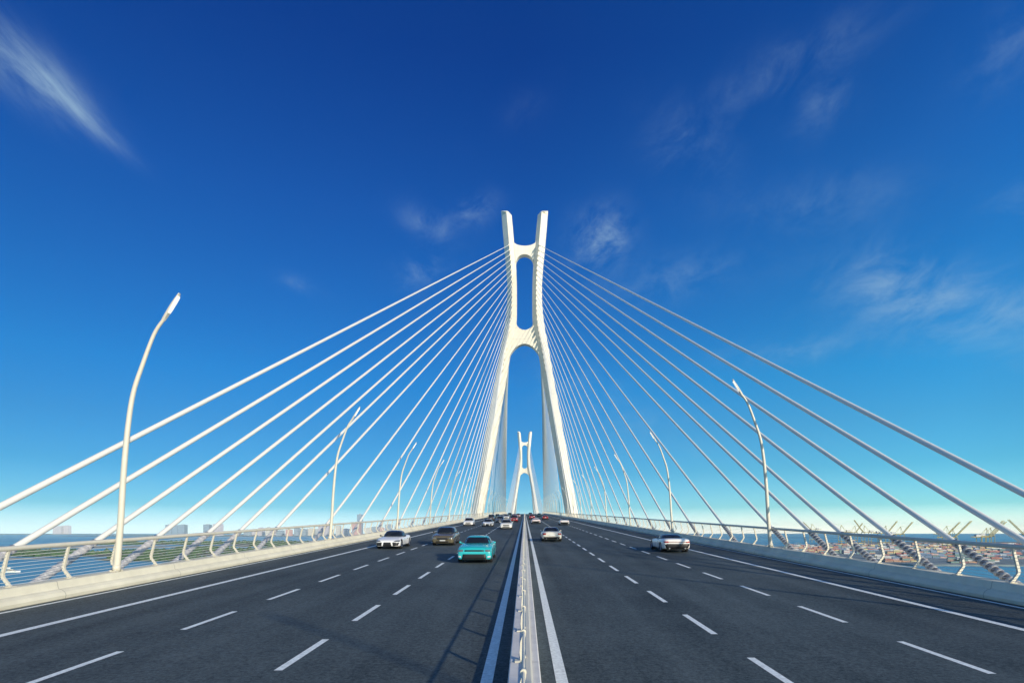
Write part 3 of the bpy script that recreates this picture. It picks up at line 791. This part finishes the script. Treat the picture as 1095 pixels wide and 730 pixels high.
#          style, x, y(nearest end), heading, colour, label, group, face, roof
CARS = [
 ('muscle', -2.67, 29.7, -1, (0.02, 0.42, 0.44), 'turquoise muscle coupe, nearest oncoming car beside the median', GL, 'muscle', None),
 ('coupe', -9.95, 40.6, -1, WH, 'white sports coupe with black intakes near the left parapet', GL, 'sports', (0.02, 0.02, 0.02)),
 ('sedan', -6.5, 44.4, -1, (0.10, 0.085, 0.05), 'dark olive-bronze car between the white coupe and the turquoise one', GL, 'generic', (0.03, 0.035, 0.045)),
 ('sedan', -2.75, 82.7, -1, (0.72, 0.70, 0.64), 'cream-white oncoming sedan beside the median behind the turquoise coupe', GL, 'generic', None),
 ('coupe', -6.3, 94.7, -1, WH, 'small white oncoming coupe in the middle left lane', GL, 'sports', (0.03, 0.03, 0.03)),
 ('sedan', -10.1, 100, -1, (0.75, 0.74, 0.72), 'small white oncoming sedan hugging the left parapet', GL, 'generic', None),
 ('suv', -8.9, 148, -1, (0.06, 0.05, 0.055), 'dark charcoal SUV oncoming, far behind the white middle-lane coupe', GL, 'generic', None),
 ('sedan', -5.6, 126, -1, (0.02, 0.04, 0.09), 'dark navy oncoming sedan beside the red one', GL, 'generic', None),
 ('suv', -2.5, 132, -1, RD, 'red oncoming SUV beside the median', GL, 'generic', None),
 ('sedan', -9.8, 200, -1, (0.02, 0.06, 0.07), 'tiny dark teal car near the left parapet by the tower', GL, 'generic', None),
 ('sedan', -5.7, 174, -1, (0.6, 0.6, 0.6), 'tiny silver car in the middle left lane behind the navy sedan', GL, 'generic', None),
 ('suv', -6.3, 238, -1, (0.03, 0.06, 0.05), 'tiny dark green SUV just past the near tower, left carriageway', GL, 'generic', None),
 ('sedan', -2.6, 226, -1, (0.45, 0.28, 0.28), 'tiny dusky pink car beside the median at the near tower', GL, 'generic', None),
 ('roadster', 10.1, 37.1, 1, (0.74, 0.72, 0.68), 'pearl white open-style roadster with black rear valance, outer right lane', GR, 'roadster', (0.015, 0.015, 0.02)),
 ('coupe', 2.44, 50.1, 1, (0.62, 0.59, 0.51), 'cream-white coupe driving away beside the median', GR, 'generic', (0.02, 0.02, 0.03)),
 ('roadster', 7.4, 104, 1, WH, 'white sports car with black roof and skirt in the middle right lane', GR, 'roadster', (0.02, 0.02, 0.02)),
 ('roadster', 2.3, 113.6, 1, (0.78, 0.70, 0.68), 'low pinkish-white sports car beside the median, ahead of the cream coupe', GR, 'roadster', None),
 ('sedan', 6.0, 162, 1, (0.22, 0.01, 0.02), 'dark red sedan in the middle right lane', GR, 'generic', None),
 ('suv', 2.2, 168, 1, (0.20, 0.015, 0.03), 'maroon SUV driving away beside the median', GR, 'generic', None),
 ('suv', 2.6, 250, 1, (0.12, 0.11, 0.08), 'tiny dark brown SUV beside the median at the crest, right carriageway', GR, 'generic', None),
 ('sedan', 6.4, 245, 1, (0.10, 0.17, 0.13), 'tiny grey-green car at the crest, middle right lane', GR, 'generic', None),
]
for a in CARS: build_car(a[0], a[1], a[2], a[3], a[4], a[5], a[6], a[7], a[8])

# ------------------------------------------------------------------ sea, shores, skyline, port
def at(px, py, z=SEA):
    Y = F * (CAMZ - z) / (py - HY); return Vector(((px - CX) * Y / F, Y, z))
def atD(px, Y): return (px - CX) * Y / F

mb = MB()
R = 11100
mb.quad([(-R, -R, SEA), (R, -R, SEA), (R, R, SEA), (-R, R, SEA)]); tag(mb.build('sea', M['water']), kind='structure')

def island(name, cx, cy, rx, ry, m, seed, h=1.2, z0=SEA):
    rnd = random.Random(seed); n = 48; ph = [rnd.uniform(0, 6.28) for _ in range(5)]
    def rr(a): return 1 + .18 * math.sin(2 * a + ph[0]) + .12 * math.sin(3 * a + ph[1]) + .09 * math.sin(5 * a + ph[2]) + .06 * math.sin(9 * a + ph[3])
    rings = []
    for q, z in ((1.02, -1.0), (1.0, .2), (.94, h)):
        rings.append([(cx + rx * rr(2 * math.pi * k / n) * q * math.cos(2 * math.pi * k / n), cy + ry * rr(2 * math.pi * k / n) * q * math.sin(2 * math.pi * k / n), z0 + z) for k in range(n)])
    mb = MB(); mb.loft(rings, smooth=True); o = mb.build(name, m); tag(o, kind='structure'); return lambda: None

def clumps(cx, cy, rx, ry, n, seed, rmin=3, rmax=8, name='marsh_shrubs'):
    rnd = random.Random(seed); mb = MB()
    for _ in range(n):
        a = rnd.uniform(0, 6.283); q = math.sqrt(rnd.random()) * .88
        # bias to lines so gaps remain
        x = cx + rx * q * math.cos(a); y = cy + ry * q * math.sin(a)
        if math.sin(x * .021 + seed) * math.sin(y * .013 + seed * 2) < -.15: continue
        r = rnd.uniform(rmin, rmax)
        m = Matrix.Translation((x, y, SEA + 1.0 + r * .35)) @ Matrix.Diagonal((r, r, r * rnd.uniform(.55, 1.0), 1))
        g = bmesh.ops.create_icosphere(mb.bm, subdivisions=1, radius=1, matrix=m)
        for v in g['verts']: v.co += Vector((rnd.uniform(-1, 1), rnd.uniform(-1, 1), rnd.uniform(-1, 1))) * r * .22
    return tag(mb.build(name, M['veg'], recalc=False), kind='stuff')

# marsh islands on the left
island('marsh_island', -980, 1220, 330, 150, M['marsh'], 3)
clumps(-980, 1220, 330, 150, 900, 3)
island('marsh_island', -700, 1500, 260, 140, M['marsh'], 5)
clumps(-700, 1500, 260, 140, 800, 5)
island('sand_flat', -1500, 1750, 520, 120, M['sand'], 8, h=.8)
island('marsh_island', -1250, 2150, 500, 130, M['marsh'], 11)
clumps(-1250, 2150, 500, 130, 700, 11, 5, 11)
island('marsh_island', -500, 1150, 130, 110, M['marsh'], 17)
clumps(-500, 1150, 130, 110, 300, 17)
island('sand_flat', -900, 2700, 700, 130, M['sand'], 21, h=.8)
island('marsh_island', -560, 985, 190, 62, M['marsh'], 41)
clumps(-560, 985, 190, 62, 500, 41)
island('marsh_island', -430, 1300, 200, 90, M['marsh'], 43)
clumps(-430, 1300, 200, 90, 600, 43, 4, 9)
island('marsh_island', -620, 1900, 420, 110, M['marsh'], 47)
clumps(-620, 1900, 420, 110, 800, 47, 5, 11)
island('sand_flat', -1050, 1010, 190, 40, M['sand'], 49, h=.7)
# far shore
island('far_shore', -2300, 6400, 2600, 900, M['marsh'], 31, h=3)
island('far_shore', -7600, 8700, 2000, 500, M['marsh'], 37, h=3)

# skyline
def bmat(name, col, sx=0.28, sz=0.3):
    m = bpy.data.materials.new(name); m.use_nodes = True; nt = m.node_tree; b = nt.nodes['Principled BSDF']; N = nt.nodes.new; L = nt.links.new
    tc = N('ShaderNodeTexCoord'); br = N('ShaderNodeTexBrick'); br.offset = 0
    mp = N('ShaderNodeMapping'); mp.inputs['Rotation'].default_value = (rad(90), 0, 0); L(tc.outputs['Object'], mp.inputs[0]); L(mp.outputs[0], br.inputs['Vector'])
    br.inputs['Scale'].default_value = 1; br.inputs['Brick Width'].default_value = 6; br.inputs['Row Height'].default_value = 4; br.inputs['Mortar Size'].default_value = 1.1
    dk = tuple(c * .35 for c in col)
    br.inputs['Color1'].default_value = (*dk, 1); br.inputs['Color2'].default_value = (*tuple(c * .45 for c in col), 1); br.inputs['Mortar'].default_value = (*col, 1)
    L(br.outputs['Color'], b.inputs['Base Color']); b.inputs['Roughness'].default_value = .6
    return m
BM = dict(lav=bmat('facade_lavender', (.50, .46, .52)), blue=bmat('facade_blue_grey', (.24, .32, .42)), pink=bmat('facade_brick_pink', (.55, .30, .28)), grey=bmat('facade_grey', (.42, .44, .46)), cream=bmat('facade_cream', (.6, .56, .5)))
def building(px0, px1, top, Y, m, label, group=None, n=1, spire=False, cat='building', step=False):
    x0, x1 = atD(px0, Y), atD(px1, Y); zt = CAMZ + (HY - top) * Y / F; z0 = SEA + 2
    cx, wd = (x0 + x1) / 2, (x1 - x0)
    root = empty('tower_block', (cx, Y, z0), label, cat, group)
    h = zt - z0; dpt = min(60, max(24, wd))
    for k in range(n):
        mb = MB(); w1 = wd / n
        hh = h * (1 - .05 * (k % 2))
        mb.box((-wd / 2 + w1 * (k + .5), 0, hh / 2), (w1 * (.94 if n > 1 else 1), dpt, hh))
        if spire: mb.box((0, 0, h + 4), (wd * .5, dpt * .5, 8), taper=.4)
        mb.build('wall', BM[m], root)
        mb = MB(); mb.box((-wd / 2 + w1 * (k + .5), 0, hh + 2.2), (w1 * .4, dpt * .5, 4.3)); mb.build('roof_plant', BM['grey'], root)
    return root
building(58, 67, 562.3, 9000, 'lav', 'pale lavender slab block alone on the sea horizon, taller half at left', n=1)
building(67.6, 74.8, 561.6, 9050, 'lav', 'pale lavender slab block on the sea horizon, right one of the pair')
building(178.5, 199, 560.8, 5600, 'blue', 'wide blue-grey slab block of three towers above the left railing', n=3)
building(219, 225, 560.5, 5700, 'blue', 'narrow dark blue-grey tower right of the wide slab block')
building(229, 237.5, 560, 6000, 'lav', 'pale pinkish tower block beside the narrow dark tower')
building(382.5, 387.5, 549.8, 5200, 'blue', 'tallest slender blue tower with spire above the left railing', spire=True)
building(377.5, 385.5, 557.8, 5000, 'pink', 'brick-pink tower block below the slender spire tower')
building(347, 352, 560.5, 5600, 'lav', 'pale lavender tower rising beside the left lamp')
rnd = random.Random(5)
px = 262
while px < 512:
    wd = rnd.uniform(3, 7.5)
    far = px > 400
    top = rnd.uniform(559.5, 566) if px > 330 else rnd.uniform(563, 567)
    if 374 < px < 390: px += 4; continue
    c = rnd.choice(['lav', 'blue', 'grey', 'cream', 'lav', 'pink' if rnd.random() < .5 else 'blue'])
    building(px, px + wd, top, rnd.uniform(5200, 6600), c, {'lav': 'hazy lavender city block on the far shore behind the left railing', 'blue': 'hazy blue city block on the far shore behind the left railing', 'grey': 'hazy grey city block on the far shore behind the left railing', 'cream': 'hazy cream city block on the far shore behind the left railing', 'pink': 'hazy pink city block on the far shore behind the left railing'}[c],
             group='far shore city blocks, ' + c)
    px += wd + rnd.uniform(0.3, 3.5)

# moored boats on the left
def boat(px, py, L, rz, label, grp='moored boats'):
    p = at(px, py); root = empty('boat', (p.x, p.y, SEA), label, 'boat', grp, rot=(0, 0, rz))
    mb = MB(); rings = []
    for t, hw, d in ((-.5, .12, .3), (-.45, .15, .1), (-.1, .16, 0), (.25, .13, 0), (.42, .06, .1), (.5, .004, .35)):
        x = t * L; w_ = hw * L; rings.append([(x, -w_, 1.5 + d * 1.5), (x, -w_ * .75, -.3), (x, w_ * .75, -.3), (x, w_, 1.5 + d * 1.5)])
    mb.loft(rings); mb.build('hull', M['cable'], root)
    mb = MB(); mb.box((-.05 * L, 0, 2.6), (L * .38, L * .2, 2.2), taper=.85); mb.build('cabin', M['concrete'], root)
    mb = MB(); mb.box((-.05 * L, 0, 2.75), (L * .385, L * .205, .7)); mb.build('window_band', M['glass'], root)
    mb = MB(); mb.tube([(-.1 * L, 0, 3.6), (-.1 * L, 0, 7)], .12, n=6); mb.build('mast', M['steel'], root)
boat(12.5, 611.5, 17, .35, 'larger white motor boat with dark windows, moored on the water at far left')
boat(6, 607.5, 12, .1, 'smaller pale motor boat just behind the larger one at far left')
boat(50, 592, 20, -.1, 'pale boat anchored off the marsh island, seen through the left railing')

# port on the right
mb = MB()
qp = [(560, 800), (1250, 760), (3600, 1000), (4200, 2600), (1500, 2500), (700, 1650), (430, 1000)]
mb.loft([[(x, y, SEA - 1) for x, y in qp], [(x, y, SEA + 2.5) for x, y in qp]]); tag(mb.build('quay', M['quay']), kind='structure')
CC = dict(red=(.26, .09, .08), orange=(.36, .20, .12), yellow=(.44, .38, .18), blue=(.09, .16, .26), white=(.42, .44, .44), pink=(.40, .28, .27), green=(.11, .20, .19))
CM = {k: mat('container_' + k, v, .6) for k, v in CC.items()}
keys = list(CC); rnd = random.Random(11)
def inside(x, y):
    c = False; j = len(qp) - 1
    for i in range(len(qp)):
        xi, yi = qp[i]; xj, yj = qp[j]
        if (yi > y) != (yj > y) and x < (xj - xi) * (y - yi) / (yj - yi) + xi: c = not c
        j = i
    return c
spots = []
by = 800
row = 0
while by < 1900:
    bx = 480
    while bx < 3400:
        if inside(bx, by) and inside(bx + 70, by + 20) and .38 < bx / by < 1.1 and rnd.random() < .45:
            dom = rnd.choice(keys + ['white', 'blue', 'green', 'white'])
            for cx_ in range(5):
                for cy_ in range(3):
                    h = rnd.randint(1, 3)
                    for k in range(h):
                        spots.append((bx + cx_ * 13.2, by + cy_ * 3.2, k, dom if rnd.random() < .45 else rnd.choice(keys)))
        bx += rnd.choice((78, 90, 110))
    row += 1
    by += 30 if row % 4 else 62
spots.sort(key=lambda s: s[1] - s[2] * 1.5 )
print('containers', len(spots))
protos = {}
def container_mb(mb, x, y, z, mi=0):
    mb.box((x, y, z + 1.3), (12.2, 2.44, 2.56), mi=mi)
    return mb
for i, (x, y, k, c) in enumerate(spots[:300]):
    z = SEA + 2.52 + k * 2.6
    if c not in protos:
        mbc = MB(); mbc.box((0, 0, 1.3), (12.0, 2.36, 2.4))
        for sx in (-1, 1):
            for sy in (-1, 1): mbc.box((sx * 6.0, sy * 1.14, 1.3), (.2, .16, 2.58))
        for j in range(20): 
            for sy in (-1, 1): mbc.box((-5.6 + j * .59, sy * 1.2, 1.3), (.28, .06, 2.3))
        protos[c] = mbc.build('shipping_container', CM[c]); o = protos[c]
    else:
        o = protos[c].copy(); COL.objects.link(o)
    o.location = (x, y, z)
    tag(o, f'small {c} shipping container stacked in the port yard beyond the right railing', 'container', f'{c} shipping containers')
mb = MB()
for x, y, k, c in spots[300:]: container_mb(mb, x, y, SEA + 2.52 + k * 2.6, keys.index(c))
o = mb.build('shipping_containers', [CM[k] for k in keys]); tag(o, kind='stuff')

# quay cranes with raised booms
def crane(bx, by_, tx, ty, Y, label):
    X = atD(bx, Y); hz = CAMZ + (HY - by_) * Y / F; tipx = atD(tx, Y); tipz = CAMZ + (HY - ty) * Y / F
    s = 1 if tipx > X else -1
    root = empty('quay_crane', (X, Y, SEA + 2.5), label, 'crane', 'yellow quay cranes'); g = hz - SEA - 2.5
    mb = MB()
    for a in (0, -s * 24):
        for b in (-9, 9): mb.beam((a, b, 0), (a, b, g), 1.5)
        mb.beam((a, -9, 12), (a, 9, 12), 1.2); mb.beam((a, -9, g), (a, 9, g), 1.4)
    for b in (-9, 9): mb.beam((0, b, 13), (-s * 24, b, 13), 1.0)
    mb.build('portal', M['crane'], root)
    mb = MB()
    for b in (-3, 3): mb.beam((0, b, g + .5), (-s * 42, b, g + .5), 1.5)
    mb.build('girder', M['crane'], root)
    mb = MB(); dx, dz = tipx - X, tipz - hz
    for b in (-2.5, 2.5): mb.beam((0, b, g + 1), (dx, b, g + dz), 1.5)
    for j in range(1, 8): mb.beam((dx * j / 8, -2.5, g + 1 + (dz - 1) * j / 8), (dx * j / 8, 2.5, g + 1 + (dz - 1) * j / 8), .7)
    mb.build('boom', M['crane'], root)
    mb = MB(); ap = (-s * 5, 0, g + 24)
    for b in (-5, 5): mb.beam((0, b, g), ap, .9); mb.beam((-s * 22, b, g), ap, .6)
    mb.beam(ap, (dx * .6, 0, g + dz * .6), .35)
    mb.build('a_frame', M['crane'], root)
    mb = MB(); mb.box((-s * 28, 0, g + 4), (12, 7, 6)); mb.build('machinery_house', CM['white'], root)
for a in [(948.8, 570, 959.3, 557, 1750, 'yellow crane boom leaning right, first of the pair left of centre in the port'),
          (964.8, 571, 975.8, 557.8, 1700, 'yellow crane boom leaning right, second of the pair beside the thick cable'),
          (915.5, 568.8, 922.3, 559, 2100, 'yellow crane leaning right, making half of the crossed booms'),
          (923, 568.8, 913.4, 555.8, 1950, 'yellow crane leaning left, making the other half of the crossed booms'),
          (898, 568.5, 883.3, 553.5, 1900, 'pale yellow crane leaning left beyond a cable'),
          (867, 566, 859, 558, 2300, 'small faint crane leftmost above the right railing'),
          (1014.2, 570.7, 1026.3, 558, 1650, 'yellow crane leaning right, shorter of the parallel pair'),
          (1020.8, 574.5, 1038.6, 556.7, 1400, 'yellow crane leaning right, longer of the parallel pair'),
          (1057, 574, 1072.9, 556.4, 1450, 'large crane leaning right near the photo edge, nearer of two'),
          (1061, 573, 1075.6, 557.5, 1600, 'crane leaning right near the photo edge, just behind the nearer one'),
          (1095, 571.5, 1078.3, 555.3, 1500, 'yellow crane leaning left, rightmost in the port')]:
    crane(*a)

# ------------------------------------------------------------------ sea air
hm = bpy.data.materials.new('haze_air'); hm.use_nodes = True; nt = hm.node_tree
for n in list(nt.nodes): nt.nodes.remove(n)
out = nt.nodes.new('ShaderNodeOutputMaterial'); pv = nt.nodes.new('ShaderNodeVolumePrincipled')
pv.inputs['Color'].default_value = (0.66, 0.92, 1.0, 1); pv.inputs['Density'].default_value = 0.000032; pv.inputs['Anisotropy'].default_value = -0.3
nt.links.new(pv.outputs[0], out.inputs['Volume'])
mb = MB(); mb.box((0, 0, (SEA - 1 + 150) / 2), (22400, 22400, 150 - SEA + 1)); tag(mb.build('haze', hm), kind='stuff')
